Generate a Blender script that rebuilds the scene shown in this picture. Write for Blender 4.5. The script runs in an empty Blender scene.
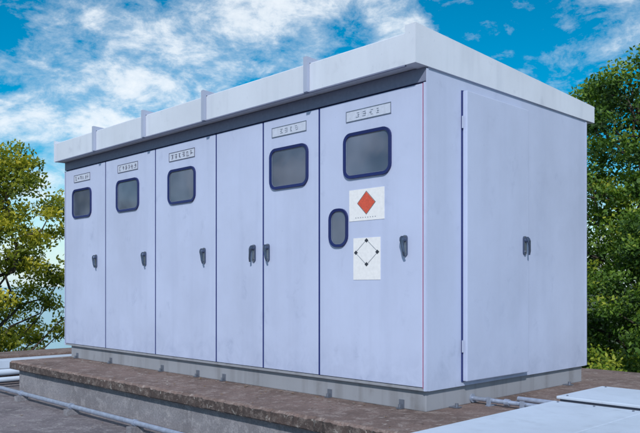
import bpy, bmesh, math, random
import numpy as np
from mathutils import Vector, Matrix
random.seed(7); rng=np.random.default_rng(11)
S=bpy.context.scene
S.view_settings.view_transform='Standard'; S.view_settings.look='None'; S.view_settings.exposure=0
COL=S.collection

# ---------------------------------------------------------------- materials
def newmat(name):
    m=bpy.data.materials.new(name); m.use_nodes=True
    nt=m.node_tree; b=nt.nodes['Principled BSDF']
    return m,nt,b
def N(nt,t,**k):
    n=nt.nodes.new(t)
    for a,v in k.items(): setattr(n,a,v)
    return n
def coords(nt,scale=(1,1,1)):
    g=N(nt,'ShaderNodeNewGeometry'); mp=N(nt,'ShaderNodeMapping'); mp.inputs['Scale'].default_value=scale
    nt.links.new(g.outputs['Position'],mp.inputs['Vector']); return mp.outputs[0]
def noise(nt,vec,scale,detail=5,rough=.6,dist=0):
    n=N(nt,'ShaderNodeTexNoise'); n.inputs['Scale'].default_value=scale; n.inputs['Detail'].default_value=detail
    n.inputs['Roughness'].default_value=rough; n.inputs['Distortion'].default_value=dist
    nt.links.new(vec,n.inputs['Vector']); return n.outputs['Fac']
def ramp(nt,fac,stops):
    r=N(nt,'ShaderNodeValToRGB'); e=r.color_ramp.elements
    while len(e)<len(stops): e.new(.5)
    for i,(p,c) in enumerate(stops):
        e[i].position=p; e[i].color=(c[0],c[1],c[2],1) if not isinstance(c,(int,float)) else (c,c,c,1)
    nt.links.new(fac,r.inputs[0]); return r.outputs[0]
def mix(nt,fac,a,b,blend='MIX'):
    m=N(nt,'ShaderNodeMix',data_type='RGBA',blend_type=blend)
    for sock,v in ((m.inputs[0],fac),(m.inputs[6],a),(m.inputs[7],b)):
        if hasattr(v,'links'): nt.links.new(v,sock)
        elif isinstance(v,(int,float)): sock.default_value=v
        else: sock.default_value=(v[0],v[1],v[2],1)
    return m.outputs[2]
def mul(nt,a,b):
    f=N(nt,'ShaderNodeMath',operation='MULTIPLY')
    for i,v in enumerate((a,b)):
        if hasattr(v,'links'): nt.links.new(v,f.inputs[i])
        else: f.inputs[i].default_value=v
    return f.outputs[0]
def bump(nt,b,h,strength,dist=.01):
    n=N(nt,'ShaderNodeBump'); n.inputs['Strength'].default_value=strength; n.inputs['Distance'].default_value=dist
    nt.links.new(h,n.inputs['Height']); nt.links.new(n.outputs[0],b.inputs['Normal'])

def paint(name,base,dark,streak=.5,rough=.42,low_dirt=True,smudge=.4):
    m,nt,b=newmat(name)
    big=noise(nt,coords(nt,(1,1,.8)),1.3,5,.6)
    st=noise(nt,coords(nt,(7,7,.5)),1.0,4,.55)
    sm=noise(nt,coords(nt),7,8,.68,.6)
    c=mix(nt,ramp(nt,big,[(.35,0),(.75,1)]),base,tuple(x*.86 for x in base))
    c=mix(nt,mul(nt,ramp(nt,st,[(.50,0),(.85,1)]),streak),c,dark)
    m1=noise(nt,coords(nt,(1.6,1.6,1)),2.6,3,.5)
    sf=mul(nt,ramp(nt,sm,[(.50,0),(.66,1)]),ramp(nt,m1,[(.56,0),(.68,smudge)]))
    c=mix(nt,sf,c,dark)
    fs=noise(nt,coords(nt,(1,1,.6)),55,3,.6)
    c=mix(nt,ramp(nt,fs,[(.68,0),(.76,.45)]),c,dark)
    if low_dirt:
        g=N(nt,'ShaderNodeNewGeometry'); sp=N(nt,'ShaderNodeSeparateXYZ'); nt.links.new(g.outputs['Position'],sp.inputs[0])
        mr=N(nt,'ShaderNodeMapRange'); mr.inputs[1].default_value=.35; mr.inputs[2].default_value=0; mr.inputs[3].default_value=0; mr.inputs[4].default_value=.5
        nt.links.new(sp.outputs[2],mr.inputs[0])
        c=mix(nt,mul(nt,mr.outputs[0],ramp(nt,sm,[(.35,0),(.7,1)])),c,dark)
    nt.links.new(c,b.inputs['Base Color'])
    nt.links.new(ramp(nt,sm,[(.3,rough-.06),(.7,rough+.14)]),b.inputs['Roughness'])
    wv=noise(nt,coords(nt),2.2,2,.4); bump(nt,b,wv,.35,.02)
    return m
def plain(name,c,rough=.5,metal=0,var=.15,vs=30):
    m,nt,b=newmat(name)
    n=noise(nt,coords(nt),vs,5,.6)
    col=mix(nt,ramp(nt,n,[(.35,0),(.7,1)]),c,tuple(x*(1-var) for x in c))
    nt.links.new(col,b.inputs['Base Color']); b.inputs['Roughness'].default_value=rough; b.inputs['Metallic'].default_value=metal
    return m
PAINT=paint('painted_steel',(.495,.555,.755),(.26,.31,.48),.22)
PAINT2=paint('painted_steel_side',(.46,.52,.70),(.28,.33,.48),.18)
ROOFP=paint('roof_paint',(.63,.68,.78),(.32,.36,.45),.34,low_dirt=False)
RIBP=paint('roof_rib_paint',(.38,.43,.57),(.22,.26,.36),.30,low_dirt=False)
HEAD=plain('header_shadow_paint',(.19,.215,.32),.6)  # roof overhang's shadow painted into the dark header tone; drip lip shares it
GAP=plain('gap_dark_blue',(.010,.025,.15),.8)
GASK=plain('gasket_navy',(.006,.014,.11),.4)
FRINGE=plain('fringe_red',(.34,.10,.19),.7)  # tone of the colour fringe on the front corner edge
HAND=plain('handle_metal',(.10,.13,.20),.3,.75)
HAND2=plain('handle_worn',(.22,.25,.32),.35,.6)
WHITE=plain('sign_white',(.80,.80,.82),.5,0,.10,40)
RED=plain('sign_red',(.68,.10,.055),.5,0,.3,90)
BLACK=plain('sign_black',(.03,.035,.05),.5)
PLATE=plain('plate_grey',(.54,.59,.72),.5)
INK=plain('ink_grey',(.08,.08,.13),.6)
PLINTH=paint('plinth_grey',(.29,.305,.35),(.12,.115,.12),.8,.7,False)
GALV=plain('galvanised',(.36,.42,.55),.4,.35,.3,20)
PALE=paint('pale_cover_paint',(.54,.63,.77),(.30,.35,.43),.3,.5,False)
GLASS,nt,b=newmat('wired_glass')
n=noise(nt,coords(nt,(1,1,1)),2.2,2,.5)
nt.links.new(ramp(nt,n,[(.35,(.045,.06,.10)),(.7,(.13,.155,.22))]),b.inputs['Base Color'])
b.inputs['Roughness'].default_value=.06; b.inputs['IOR'].default_value=1.65
bump(nt,b,noise(nt,coords(nt),5,2,.4),.12,.01)
def conc(name,a,bb,cc,scale=1.0,bs=.6,lich=(.42,.40,.38),lk=.8):
    m,nt,b=newmat(name)
    v=coords(nt)
    n1=noise(nt,v,1.7*scale,8,.65,.4); n2=noise(nt,v,9*scale,8,.72); n3=noise(nt,v,60*scale,6,.7)
    c=mix(nt,ramp(nt,n1,[(.38,0),(.62,1)]),a,bb)
    c=mix(nt,ramp(nt,n2,[(.50,0),(.60,1)]),c,cc)
    c=mix(nt,ramp(nt,n3,[(.3,.0),(.70,.75)]),c,tuple(x*.35 for x in a))
    n4=noise(nt,v,14*scale,7,.75,.5)
    c=mix(nt,ramp(nt,n4,[(.57,0),(.66,lk)]),c,lich)
    nt.links.new(c,b.inputs['Base Color']); b.inputs['Roughness'].default_value=.93
    mx=mix(nt,.5,n2,n3); bump(nt,b,mx,bs,.03)
    return m
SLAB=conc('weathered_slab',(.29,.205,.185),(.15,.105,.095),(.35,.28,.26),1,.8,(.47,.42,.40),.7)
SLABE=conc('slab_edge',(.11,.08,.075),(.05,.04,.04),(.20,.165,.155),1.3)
CWALL=conc('concrete_wall',(.30,.30,.34),(.20,.195,.22),(.36,.355,.39),1,.35,(.42,.41,.42),.4)
DECK=conc('roof_deck',(.27,.24,.265),(.15,.135,.155),(.34,.32,.34))
GRND=conc('grass_ground',(.05,.08,.02),(.035,.06,.02),(.08,.09,.03),.3,.6,(.09,.11,.04))
BARK=conc('bark',(.09,.07,.05),(.05,.04,.03),(.14,.12,.1),3)
WATER,nt,b=newmat('water'); b.inputs['Base Color'].default_value=(.25,.42,.5,1); b.inputs['Roughness'].default_value=.25
bump(nt,b,noise(nt,coords(nt),.6,4),.2,.1)

# ---------------------------------------------------------------- helpers
def empty(name):
    e=bpy.data.objects.new(name,None); COL.objects.link(e); return e
def mk(name,bm,mats,parent=None,smooth=False,bevel=0,seg=2):
    if bevel>0:
        bmesh.ops.bevel(bm,geom=[e for e in bm.edges if len(e.link_faces)==2 and e.calc_face_angle(0)>.6],offset=bevel,segments=seg,affect='EDGES',profile=.6)
    bmesh.ops.recalc_face_normals(bm,faces=bm.faces)
    me=bpy.data.meshes.new(name); bm.to_mesh(me); bm.free()
    for m in (mats if isinstance(mats,list) else [mats]): me.materials.append(m)
    if smooth:
        for p in me.polygons: p.use_smooth=True
    o=bpy.data.objects.new(name,me); COL.objects.link(o)
    if parent: o.parent=parent
    return o
def addbox(bm,lo,hi,mi=0):
    lo=Vector(lo);hi=Vector(hi); c=(lo+hi)/2; d=hi-lo
    r=bmesh.ops.create_cube(bm,size=1,matrix=Matrix.Translation(c)@Matrix.Diagonal((d.x,d.y,d.z,1)))
    for v in r['verts']:
        for f in v.link_faces: f.material_index=mi
def box(name,lo,hi,mat,parent=None,bevel=.004):
    bm=bmesh.new(); addbox(bm,lo,hi); return mk(name,bm,mat,parent,bevel=bevel)
def prismx(name,poly,x0,x1,mat,parent=None,bevel=.004,seg=2):
    bm=bmesh.new()
    a=[bm.verts.new((x0,y,z)) for y,z in poly]; b_=[bm.verts.new((x1,y,z)) for y,z in poly]
    bm.faces.new(a); bm.faces.new(b_[::-1]); n=len(poly)
    for i in range(n): bm.faces.new((a[i],b_[i],b_[(i+1)%n],a[(i+1)%n]))
    return mk(name,bm,mat,parent,bevel=bevel,seg=seg)
def addcyl(bm,p,q,r,seg=12,r2=None,mi=0):
    p=Vector(p);q=Vector(q); d=q-p
    M=Matrix.Translation((p+q)/2)@d.to_track_quat('Z','Y').to_matrix().to_4x4()
    rr=bmesh.ops.create_cone(bm,cap_ends=True,segments=seg,radius1=r,radius2=r if r2 is None else r2,depth=d.length,matrix=M)
    for v in rr['verts']:
        for f in v.link_faces: f.material_index=mi
def rrect(w,h,r,n=6):
    pts=[]
    for cx,cz,a0 in ((w/2-r,h/2-r,0),(-w/2+r,h/2-r,90),(-w/2+r,-h/2+r,180),(w/2-r,-h/2+r,270)):
        for i in range(n+1):
            a=math.radians(a0+90*i/n); pts.append((cx+r*math.cos(a),cz+r*math.sin(a)))
    return pts
def ring(bm,x,z,w,h,r,t,y0,y1,mi=0):
    o=rrect(w,h,r); i_=rrect(w-2*t,h-2*t,max(r-t,.004)); n=len(o)
    V=lambda pts,y:[bm.verts.new((x+p[0],y,z+p[1])) for p in pts]
    of,ob,inf,inb=V(o,y0),V(o,y1),V(i_,y0+.004),V(i_,y1)
    for k in range(n):
        j=(k+1)%n
        for f in ((of[k],of[j],inf[j],inf[k]),(of[k],ob[k],ob[j],of[j]),(inf[k],inf[j],inb[j],inb[k])):
            bm.faces.new(f).material_index=mi
def window(parent,x,z,w,h,r,t=.024):
    bm=bmesh.new()
    ring(bm,x,z,w,h,r,t,-.018,.001,0)
    ring(bm,x,z,w-2*t+.006,h-2*t+.006,max(r-t,.02),.008,-.009,-.001,2)
    g=rrect(w-2*t+.004,h-2*t+.004,max(r-t,.02))
    bm.faces.new([bm.verts.new((x+p[0],-.0045,z+p[1])) for p in g]).material_index=1
    mk('window',bm,[GASK,GLASS,HAND2],parent)
def handle(parent,x,y,z,side=False,flip=1):
    bm=bmesh.new()
    o=rrect(.040,.155,.0195); n=len(o)
    f=[bm.verts.new((p[0],-.014,p[1])) for p in o]; b_=[bm.verts.new((p[0],0,p[1])) for p in o]
    bm.faces.new(f).material_index=1
    for k in range(n): bm.faces.new((f[k],b_[k],b_[(k+1)%n],f[(k+1)%n]))
    addcyl(bm,(0,-.012,.045),(0,-.040,.045),.020,16,.017)
    addcyl(bm,(0,-.012,-.05),(0,-.019,-.05),.010,12,None,1)
    prev=None
    secs=[(.070,-.032,.014,.008),(.058,-.038,.022,.012),(.038,-.044,.021,.013),(.0,-.046,.011,.010),(-.045,-.044,.0105,.009),(-.078,-.036,.010,.007)]
    for zz,yy,hw,ht in secs:
        xo=flip*(.045-zz)*.16
        cur=[bm.verts.new((xo+hw*math.cos(a),yy+ht*math.sin(a),zz)) for a in [2*math.pi*i/10 for i in range(10)]]
        if prev:
            for i in range(10): bm.faces.new((prev[i],prev[(i+1)%10],cur[(i+1)%10],cur[i]))
        else: bm.faces.new(cur)
        prev=cur
    bm.faces.new(prev)
    o=mk('door_handle',bm,[HAND,HAND2],parent)
    o.location=(x,y,z); 
    if side: o.rotation_euler=(0,0,math.radians(90))
    return o

# ---------------------------------------------------------------- cabinet
L=5.72; D=2.48; ZT=2.315
cab=empty('electrical_switchgear_cabinet')
bm=bmesh.new(); addbox(bm,(-L,.026,0),(0,D,ZT))
for f in bm.faces:
    f.material_index=1 if f.calc_center_median().y<.03 else 0
mk('body_shell',bm,[PAINT2,GAP],cab)
box('header_rail',(-L+.003,.004,2.212),(-.003,.024,ZT-.003),HEAD,cab,.002)
box('sill_rail',(-L+.003,.008,.001),(-.003,.024,.024),PLINTH,cab,.002)
box('corner_post',(-.020,.0,.002),(-.0015,.0255,2.203),PAINT,cab,.003)
box('edge_post',(-L,.0,.002),(-L+.02,.0255,2.203),PAINT,cab,.003)
box('edge_fringe_line',(-.0290,.003,.02),(-.0205,.024,2.2),FRINGE,cab,0)  # added red line imitating a colour fringe along the corner
edges=[-.0225,-1.083,-1.794,-2.492,-3.572,-4.655,-L+.022]
for i in range(6):
    g=.0105
    x1=edges[i]-(g if i else .0070); x0=edges[i+1]+g
    box('door',(x0,0,.028),(x1,.0255,2.198),PAINT,cab,.003)
    box('door_gap_shade',(x0-2*g+.0008,.0022,.028),(x0-.0008,.0245,2.197),GAP,cab,0)  # dark fill added so door gaps look shaded instead of sunlit
for wx in (.555,1.45,3.07,4.14,5.235):
    window(cab,-wx,1.765,.485,.355,.075)
window(cab,-.857,1.213,.205,.305,.085,.022)
for hx,fl in ((.181,1),(1.722,1),(1.915,-1),(2.679,1),(3.768,1),(4.871,1)):
    handle(cab,-hx,-.0005,1.045,False,fl)
def nameplate(x,z,w,h,seed,dark):
    r=random.Random(seed); bm=bmesh.new()
    addbox(bm,(x-w/2,-.004,z-h/2),(x+w/2,-.0005,z+h/2),0)
    t=.005
    for lo,hi in (((x-w/2,z-h/2),(x+w/2,z-h/2+t)),((x-w/2,z+h/2-t),(x+w/2,z+h/2)),((x-w/2,z-h/2+t),(x-w/2+t,z+h/2-t)),((x+w/2-t,z-h/2+t),(x+w/2,z+h/2-t))):
        addbox(bm,(lo[0],-.0065,lo[1]),(hi[0],-.003,hi[1]),1 if dark else 2)
    n=6; cw=(w-.05)/n
    for k in range(n):
        cx=x-w/2+.025+cw*(k+.5); s=cw*.34; s2=h*.27
        if not dark and k in(0,5): continue
        if not dark:
            for j in (-1,0,1):
                o=r.uniform(-.3,.3)*s; a=r.uniform(.3,.8)*s
                addbox(bm,(cx+o-a,-.0060,z+j*s2*.7-.0016),(cx+o+a,-.0033,z+j*s2*.7+.0016),2)
            xx=cx+r.uniform(-s,s)*.6; addbox(bm,(xx-.0016,-.0058,z-s2*r.uniform(.3,.9)),(xx+.0016,-.0034,z+s2*r.uniform(.3,.9)),2)
            continue
        for j in range(3):
            if r.random()<.2: continue
            zz=z+s2*(j-1)*.8+r.uniform(-.004,.004); a=r.uniform(.3,1)*s; o=r.uniform(-.3,.3)*s; addbox(bm,(cx+o-a,-.0060,zz-.0022),(cx+o+a,-.0033,zz+.0022),1)
        for _ in range(2):
            xx=cx+r.uniform(-s,s)*.8; a=r.uniform(.5,1)*s2; addbox(bm,(xx-.0022,-.0058,z-a),(xx+.0022,-.0034,z+a),1)
    mk('nameplate',bm,[PLATE,INK,HAND2],cab)
nameplate(-.545,2.075,.46,.085,1,False)
nameplate(-1.45,2.085,.44,.085,2,False)
nameplate(-3.07,2.075,.46,.09,3,True)
nameplate(-4.14,2.075,.44,.09,4,True)
nameplate(-5.235,2.075,.42,.09,5,True)
box('side_door_edge_shade',(.0008,.433,.032),(.010,1.345,2.221),GAP,cab,.001)  # dark sheet added as painted shade around the side door's edges
box('side_door',(.0105,.44,.038),(.050,1.335,2.215),PAINT2,cab,.006)
handle(cab,.0505,1.255,1.085,True,1)
box('side_corner_trim',(.0005,.004,.003),(.006,.030,2.3),PAINT2,cab,.002)
box('side_back_trim',(.0005,D-.03,.003),(.005,D-.002,2.3),PAINT2,cab,.002)
bm=bmesh.new()
for z in (.30,1.98): addcyl(bm,(.020,.426,z-.045),(.020,.426,z+.045),.007,10)
mk('side_hinges',bm,RIBP,cab)
bm=bmesh.new(); addbox(bm,(-L+.10,.045,-.152),(-.03,D-.04,-.001)); mk('plinth',bm,PLINTH,cab,bevel=.006)
bm=bmesh.new()
for x in (-5.45,-4.6,-3.5,-2.85,-2.42,-1.0,-.25):
    addbox(bm,(x-.022,.0,-.150),(x+.022,.044,-.142)); addbox(bm,(x-.022,.034,-.141),(x+.022,.0435,-.085)); addcyl(bm,(x,.014,-.141),(x,.014,-.118),.011,6)
for y in (.35,2.1):
    addbox(bm,(-.029,y-.03,-.150),(.045,y+.03,-.142)); addcyl(bm,(.02,y,-.141),(.02,y,-.118),.013,6)
mk('anchor_brackets',bm,HAND2,cab)
F=-.12; B=2.60
xs=[-L,-4.665,-3.58,-2.50,-1.088,-.083]
for a,b_ in zip(xs[:-1],xs[1:]):
    prismx('roof_tray',[(F,ZT+.002),(B,ZT+.002),(B,2.435),(F+.025,2.552),(F,2.535)],a+.003,b_-.003,ROOFP,cab,.010,3)
prismx('roof_end_beam',[(F-.014,ZT-.004),(B+.01,ZT-.004),(B+.01,2.465),(F-.014,2.590)],-.080,.016,ROOFP,cab,.005)
prismx('roof_end_beam',[(F-.012,ZT-.004),(B+.01,ZT-.004),(B+.01,2.462),(F-.012,2.575)],-L-.014,-L-.001,ROOFP,cab,.003)
for x in (-1.088,-2.50,-3.58,-4.665):
    prismx('roof_seam_rib',[(F-.034,ZT-.006),(F-.002,ZT-.006),(F-.002,2.545),(B,2.43),(B,2.47),(F-.034,2.592)],x-.020,x+.020,RIBP,cab,.004)
box('fascia_drip_lip',(-L+.002,F-.004,ZT-.010),(-.085,F+.012,ZT+.001),HEAD,cab,.001)

# ---------------------------------------------------------------- signs
def diamond(bm,x,z,w,h,y,mi,inner=0):
    if inner:
        o=[(w,0),(0,h),(-w,0),(0,-h)]; k=1-inner
        a=[bm.verts.new((x+p[0],y,z+p[1])) for p in o]; b_=[bm.verts.new((x+p[0]*k,y,z+p[1]*k)) for p in o]
        for i in range(4): bm.faces.new((a[i],a[(i+1)%4],b_[(i+1)%4],b_[i])).material_index=mi
    else:
        bm.faces.new([bm.verts.new((x+p[0],y,z+p[1])) for p in [(w,0),(0,h),(-w,0),(0,-h)]]).material_index=mi
bm=bmesh.new(); addbox(bm,(-.742,-.003,1.255),(-.382,-.0006,1.497),0)
diamond(bm,-.562,1.39,.088,.084,-.0045,1); diamond(bm,-.562,1.39,.095,.091,-.0042,2,.05)
for k in range(9):
    addbox(bm,(-.675+k*.025,-.0042,1.276),(-.668+k*.025,-.0031,1.282),3)
mk('hazard_sign',bm,[WHITE,RED,BLACK,HAND2])
bm=bmesh.new(); addbox(bm,(-.698,-.003,.80),(-.421,-.0006,1.122),0)
diamond(bm,-.56,1.01,.118,.098,-.0045,3,.045)
for dx,dz in ((.118,0),(-.118,0),(0,.098),(0,-.098)): diamond(bm,-.56+dx*.93,1.01+dz*.93,.020,.017,-.005,2)
mk('hazard_sign',bm,[WHITE,RED,BLACK,HAND2])

# ---------------------------------------------------------------- roof setting
bld=empty('roof_building')
ZS=-.152
def chipped_edge(name,x0,x1,yf,yb,z0,z1,mat,parent):
    bm=bmesh.new(); n=int((x1-x0)/.03); rows=[]
    r=random.Random(5); jj=0
    for i in range(n+1):
        x=x0+(x1-x0)*i/n
        jj=.8*jj+r.gauss(0,.003)
        j=jj-(.02*r.random() if r.random()<.10 else 0); jz=r.gauss(0,.003)
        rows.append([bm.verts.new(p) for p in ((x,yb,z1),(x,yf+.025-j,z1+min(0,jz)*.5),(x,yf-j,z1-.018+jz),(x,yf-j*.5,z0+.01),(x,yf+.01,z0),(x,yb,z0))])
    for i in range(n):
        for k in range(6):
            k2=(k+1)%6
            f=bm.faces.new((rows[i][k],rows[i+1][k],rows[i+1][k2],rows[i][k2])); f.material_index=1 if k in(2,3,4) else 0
    bm.faces.new(rows[0]); bm.faces.new(rows[-1][::-1])
    return mk(name,bm,mat,parent)
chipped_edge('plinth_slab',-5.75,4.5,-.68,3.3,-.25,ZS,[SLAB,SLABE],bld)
box('slab_wall',(-5.65,-.60,-.52),(4.4,3.2,-.252),CWALL,bld,.004)
box('roof_deck',(-6.5,-14,-.75),(12,3.25,-.505),DECK,bld,.004)
box('parapet',(-7.1,-14,-5.2),(-6.502,9,-.16),SLAB,bld,.02)
box('parapet',(-6.50,3.5,-5.2),(12,3.95,-.20),SLAB,bld,.02)
box('building_walls',(-6.45,-13.9,-5.2),(11.9,3.45,-.76),CWALL,bld,0)
bm=bmesh.new(); addcyl(bm,(-6.3,-.92,-.42),(1.8,-.92,-.42),.022,14)
for x in np.arange(-6.0,1.6,1.2):
    addbox(bm,(x-.04,-.98,-.504),(x+.04,-.86,-.450),1); addcyl(bm,(x-.018,-.92,-.42),(x+.018,-.92,-.42),.030,14)
mk('conduit_pipe',bm,[GALV,CWALL],smooth=False)
bm=bmesh.new()
addcyl(bm,(-6.12,-5,-.33),(-6.12,3.2,-.33),.040,14); addcyl(bm,(-5.95,-5,-.40),(-5.95,3.2,-.40),.03,14)
for y in np.arange(-4.6,3,1.1): addbox(bm,(-6.2,y-.04,-.504),(-5.88,y+.04,-.44))
mk('water_pipe',bm,PALE)
cv=empty('cable_duct')
box('cover',(-6.44,-5,-.30),(-6.24,3.2,-.19),PALE,cv,.006)
r=np.random.default_rng(4); bm=bmesh.new()
for k in range(420):
    if k<230: x=r.uniform(-5.7,3); y=r.uniform(-.64,-.02) if r.random()<.7 else -.02-abs(r.normal(0,.04)); z=ZS+.004
    else: x=r.uniform(-6.3,2.5); y=r.uniform(-3,-.7) if r.random()<.5 else -.62-abs(r.normal(0,.12)); z=-.500
    if x>.4 and k<230: continue
    a=r.uniform(0,6.28); s=r.uniform(.006,.020); u=Vector((math.cos(a),math.sin(a),r.uniform(-.2,.2)))*s; v=Vector((-math.sin(a),math.cos(a),r.uniform(-.2,.3)))*s*.5; p=Vector((x,y,z+.003))
    f=bm.faces.new([bm.verts.new(p+q) for q in (u,v,-u,-v)]); f.material_index=int(r.integers(0,2))
mk('fallen_leaves',bm,[plain('dead_leaf',(.20,.12,.05),.8),plain('grit',(.36,.33,.30),.9)])
def cover(x0,x1,y0,y1,zt):
    e=empty('duct_cover')
    box('lid',(x0,y0,zt-.022),(x1,y1,zt),PALE,e,.006)
    box('skirt',(x0+.02,y0+.02,ZS+.001),(x1-.02,y1-.02,zt-.023),HAND2,e,.003)
    bm=bmesh.new()
    for x in (x0+.06,(x0+x1)/2,x1-.06):
        for y in (y0+.06,y1-.06): addcyl(bm,(x,y,zt+.0005),(x,y,zt+.007),.008,8)
    mk('screws',bm,HAND2,e)
cover(.56,1.22,-1.4,.80,-.085); cover(1.228,2.1,-1.4,.80,-.085)
cover(.46,1.9,1.02,1.80,-.085)
# small fitting: two angle feet, a flange and a short pipe into the plinth
bm=bmesh.new()
addcyl(bm,(-.03,.62,-.112),(.56,.62,-.112),.017,14)
addcyl(bm,(-.029,.62,-.112),(-.018,.62,-.112),.034,16)
addcyl(bm,(.26,.62,-.112),(.30,.62,-.112),.025,14)
addcyl(bm,(.20,.91,-.125),(1.9,.91,-.125),.020,12)
for x in (.14,.42):
    addbox(bm,(x-.018,.57,-.1515),(x+.018,.67,-.145)); addbox(bm,(x-.018,.585,-.1445),(x+.018,.594,-.085))
mk('pipe_fitting',bm,GALV)

bm=bmesh.new(); bmesh.ops.create_grid(bm,x_segments=4,y_segments=4,size=3000,matrix=Matrix.Translation((0,0,-5.2))); mk('ground',bm,GRND)
bm=bmesh.new(); vs=[bm.verts.new(p) for p in ((-3000,-1500,-5.19),(-60,-200,-5.19),(-45,20,-5.19),(-70,60,-5.19),(-3000,1500,-5.19))]; bm.faces.new(vs); mk('water',bm,WATER)

# ---------------------------------------------------------------- trees
def leafmat(name,cols,tr):
    m,nt,b=newmat(name)
    at=N(nt,'ShaderNodeAttribute'); at.attribute_name='tint'
    c=ramp(nt,at.outputs['Fac'],cols)
    nt.links.new(c,b.inputs['Base Color']); b.inputs['Roughness'].default_value=.65
    t=N(nt,'ShaderNodeBsdfTranslucent'); nt.links.new(mix(nt,1,c,(1.2,1.3,.6),'MULTIPLY'),t.inputs[0])
    ms=N(nt,'ShaderNodeMixShader'); ms.inputs[0].default_value=tr
    nt.links.new(b.outputs[0],ms.inputs[1]); nt.links.new(t.outputs[0],ms.inputs[2]); nt.links.new(ms.outputs[0],nt.nodes['Material Output'].inputs[0])
    return m
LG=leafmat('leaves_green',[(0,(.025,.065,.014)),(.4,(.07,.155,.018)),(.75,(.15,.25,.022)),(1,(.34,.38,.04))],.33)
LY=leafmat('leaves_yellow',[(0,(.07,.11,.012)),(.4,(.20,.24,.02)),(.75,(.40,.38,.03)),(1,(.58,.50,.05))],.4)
def tree_mesh(name,H,crown_lo,R,nclump,nleaf,ls,mat,seed,cr=(.28,.55),top_min=.45):
    r=np.random.default_rng(seed)
    bm=bmesh.new()
    def limb(p,q,r0,r1,n=5,w=.12):
        p=Vector(p);q=Vector(q); pts=[p.lerp(q,i/n)+Vector(r.normal(0,w*(p-q).length*.12,3))*(0<i<n) for i in range(n+1)]
        for i in range(n): addcyl(bm,pts[i],pts[i+1],r0+(r1-r0)*i/n,7,r0+(r1-r0)*(i+1)/n)
        return pts
    top=Vector((r.normal(0,.2),r.normal(0,.2),H*.93))
    tp=limb((0,0,0),top,.17,.03,9)
    C=[]
    lob=[(r.uniform(0,2*math.pi),r.uniform(.0,1),r.uniform(.55,1.1)) for _ in range(8)]
    while len(C)<nclump:
        t=r.uniform(0,1)**.85; a=r.uniform(0,2*math.pi)
        prof=max((math.sin(math.pi*(t*.86+.12)))**.6,top_min)
        m=.74
        for la,lt,lw in lob:
            d=abs((a-la+math.pi)%(2*math.pi)-math.pi)/1.0+abs(t-lt)*3
            m=max(m,.74+.45*lw*math.exp(-d*d)) 
        rad=R*prof*m*math.sqrt(r.uniform(.08,1))
        C.append((rad*math.cos(a),rad*math.sin(a),crown_lo+(H-crown_lo)*t+r.normal(0,.12)))
    C=np.array(C)
    for c in C[::4]:
        zz=max(crown_lo*.5,c[2]-.35*math.hypot(c[0],c[1])-.6); k=min(1,zz/(H*.93))
        limb(tuple(top*k),tuple(c),.035,.007,4,.6)
    me=bpy.data.meshes.new(name); bm.to_mesh(me); bm.free()
    bv=np.zeros(len(me.vertices)*3); me.vertices.foreach_get('co',bv); bv=bv.reshape(-1,3)
    bf=[tuple(p.vertices) for p in me.polygons]; bpy.data.meshes.remove(me)
    P=[];T=[]
    for c in C:
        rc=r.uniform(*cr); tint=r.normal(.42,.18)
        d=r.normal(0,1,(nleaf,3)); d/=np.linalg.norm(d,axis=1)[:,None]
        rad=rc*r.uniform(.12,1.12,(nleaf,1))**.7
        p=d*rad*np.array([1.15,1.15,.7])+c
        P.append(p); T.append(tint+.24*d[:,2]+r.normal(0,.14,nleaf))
    P=np.vstack(P);T=np.clip(np.concatenate(T),0,1); n=len(P)
    nrm=r.normal(0,1,(n,3))+np.array([0,0,.5]); nrm/=np.linalg.norm(nrm,axis=1)[:,None]
    u=np.cross(nrm,r.normal(0,1,(n,3))); u/=np.linalg.norm(u,axis=1)[:,None]; v=np.cross(nrm,u)
    s=(ls*r.uniform(.6,1.3,(n,1)))
    q=np.stack([P-u*s,P-v*s*.5,P+u*s,P+v*s*.5],1).reshape(-1,3)
    o=len(bv); verts=np.vstack([bv,q])
    faces=bf+[(o+4*i,o+4*i+1,o+4*i+2,o+4*i+3) for i in range(n)]
    me=bpy.data.meshes.new(name); me.from_pydata(verts.tolist(),[],faces); me.materials.append(BARK); me.materials.append(mat)
    mi=np.zeros(len(faces),dtype=np.int32); mi[len(bf):]=1; me.polygons.foreach_set('material_index',mi)
    at=me.attributes.new('tint','FLOAT','FACE'); tv=np.zeros(len(faces),dtype=np.float32); tv[len(bf):]=T; at.data.foreach_set('value',tv)
    me.update(); return me
cam_p=Vector((3.184,-4.154,.756))
def place(me,x,y,rot=0,s=1,z=-5.2):
    o=bpy.data.objects.new(me.name,me); COL.objects.link(o); o.location=(x,y,z); o.rotation_euler=(0,0,rot); o.scale=(s,s,s); return o
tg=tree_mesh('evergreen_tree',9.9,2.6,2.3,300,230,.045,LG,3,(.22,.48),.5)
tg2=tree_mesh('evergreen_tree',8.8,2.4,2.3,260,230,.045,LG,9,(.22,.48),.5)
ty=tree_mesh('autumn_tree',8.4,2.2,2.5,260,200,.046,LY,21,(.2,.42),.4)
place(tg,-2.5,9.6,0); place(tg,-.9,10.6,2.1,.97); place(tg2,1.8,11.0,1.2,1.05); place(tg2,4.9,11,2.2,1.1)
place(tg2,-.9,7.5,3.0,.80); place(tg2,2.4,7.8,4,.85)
place(ty,-12.3,1.2,0,1.03); place(ty,-12.0,-2.6,2,1.0); place(ty,-15.6,1.0,4.2,1.0); place(ty,-14.5,-6.5,1,.95)

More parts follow.
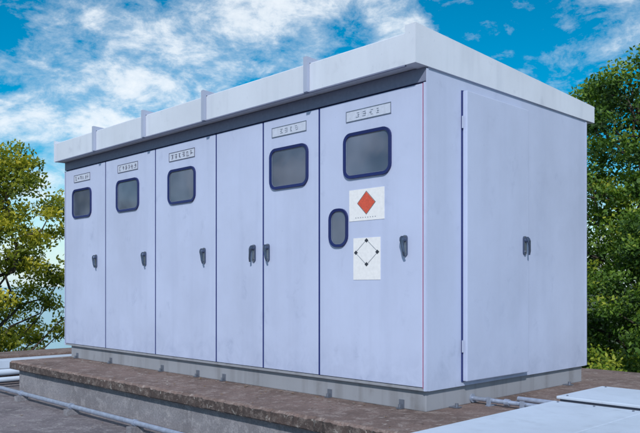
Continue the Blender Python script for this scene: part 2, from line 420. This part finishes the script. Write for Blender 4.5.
# ---------------------------------------------------------------- world
el=math.radians(35); az=Vector((.64,-.77,0)).normalized()
sd=az*math.cos(el)+Vector((0,0,math.sin(el)))
w=bpy.data.worlds.new('World'); S.world=w; w.use_nodes=True; nt=w.node_tree
bg=nt.nodes['Background']; bg.inputs[1].default_value=.125
sky=N(nt,'ShaderNodeTexSky'); sky.sky_type='NISHITA'; sky.sun_disc=False; sky.sun_elevation=el; sky.sun_rotation=math.atan2(az.x,az.y); sky.dust_density=.0; sky.ozone_density=2.0
hs=N(nt,'ShaderNodeHueSaturation'); hs.inputs['Saturation'].default_value=1.75; hs.inputs['Hue'].default_value=.485; hs.inputs['Value'].default_value=.84
nt.links.new(sky.outputs[0],hs.inputs['Color'])
tc=N(nt,'ShaderNodeTexCoord'); mp=N(nt,'ShaderNodeMapping'); mp.inputs['Scale'].default_value=(1.6,1.6,2.9); mp.inputs['Rotation'].default_value=(.35,.25,0); mp.inputs['Location'].default_value=(.35,.1,.2)
nt.links.new(tc.outputs['Generated'],mp.inputs[0])
n1=noise(nt,mp.outputs[0],2.1,10,.62,.25); n2=noise(nt,mp.outputs[0],9.0,9,.68,.3)
mx=mix(nt,.33,n1,n2)
fac=ramp(nt,mx,[(.45,0),(.51,.28),(.57,.78),(.65,1)])
sp=N(nt,'ShaderNodeSeparateXYZ'); nt.links.new(tc.outputs['Generated'],sp.inputs[0])
hz=ramp(nt,sp.outputs[2],[(.0,.85),(.14,0)])
base=mix(nt,hz,hs.outputs[0],(4.3,6.5,7.8))
col=mix(nt,fac,base,(7.6,8.0,8.4))
nt.links.new(col,bg.inputs[0])
sl=bpy.data.lights.new('sun','SUN'); sl.energy=3.3; sl.angle=math.radians(1.5); sl.color=(1,.97,.94)
so=bpy.data.objects.new('sun',sl); COL.objects.link(so); so.rotation_euler=sd.to_track_quat('Z','Y').to_euler()

# ---------------------------------------------------------------- camera
cd=bpy.data.cameras.new('camera'); cd.sensor_width=36; cd.lens=730/640*36; cd.shift_y=69/640; cd.clip_end=8000
co=bpy.data.objects.new('camera',cd); COL.objects.link(co); co.location=cam_p; co.rotation_euler=(math.radians(90),0,math.radians(45.7))
S.camera=co
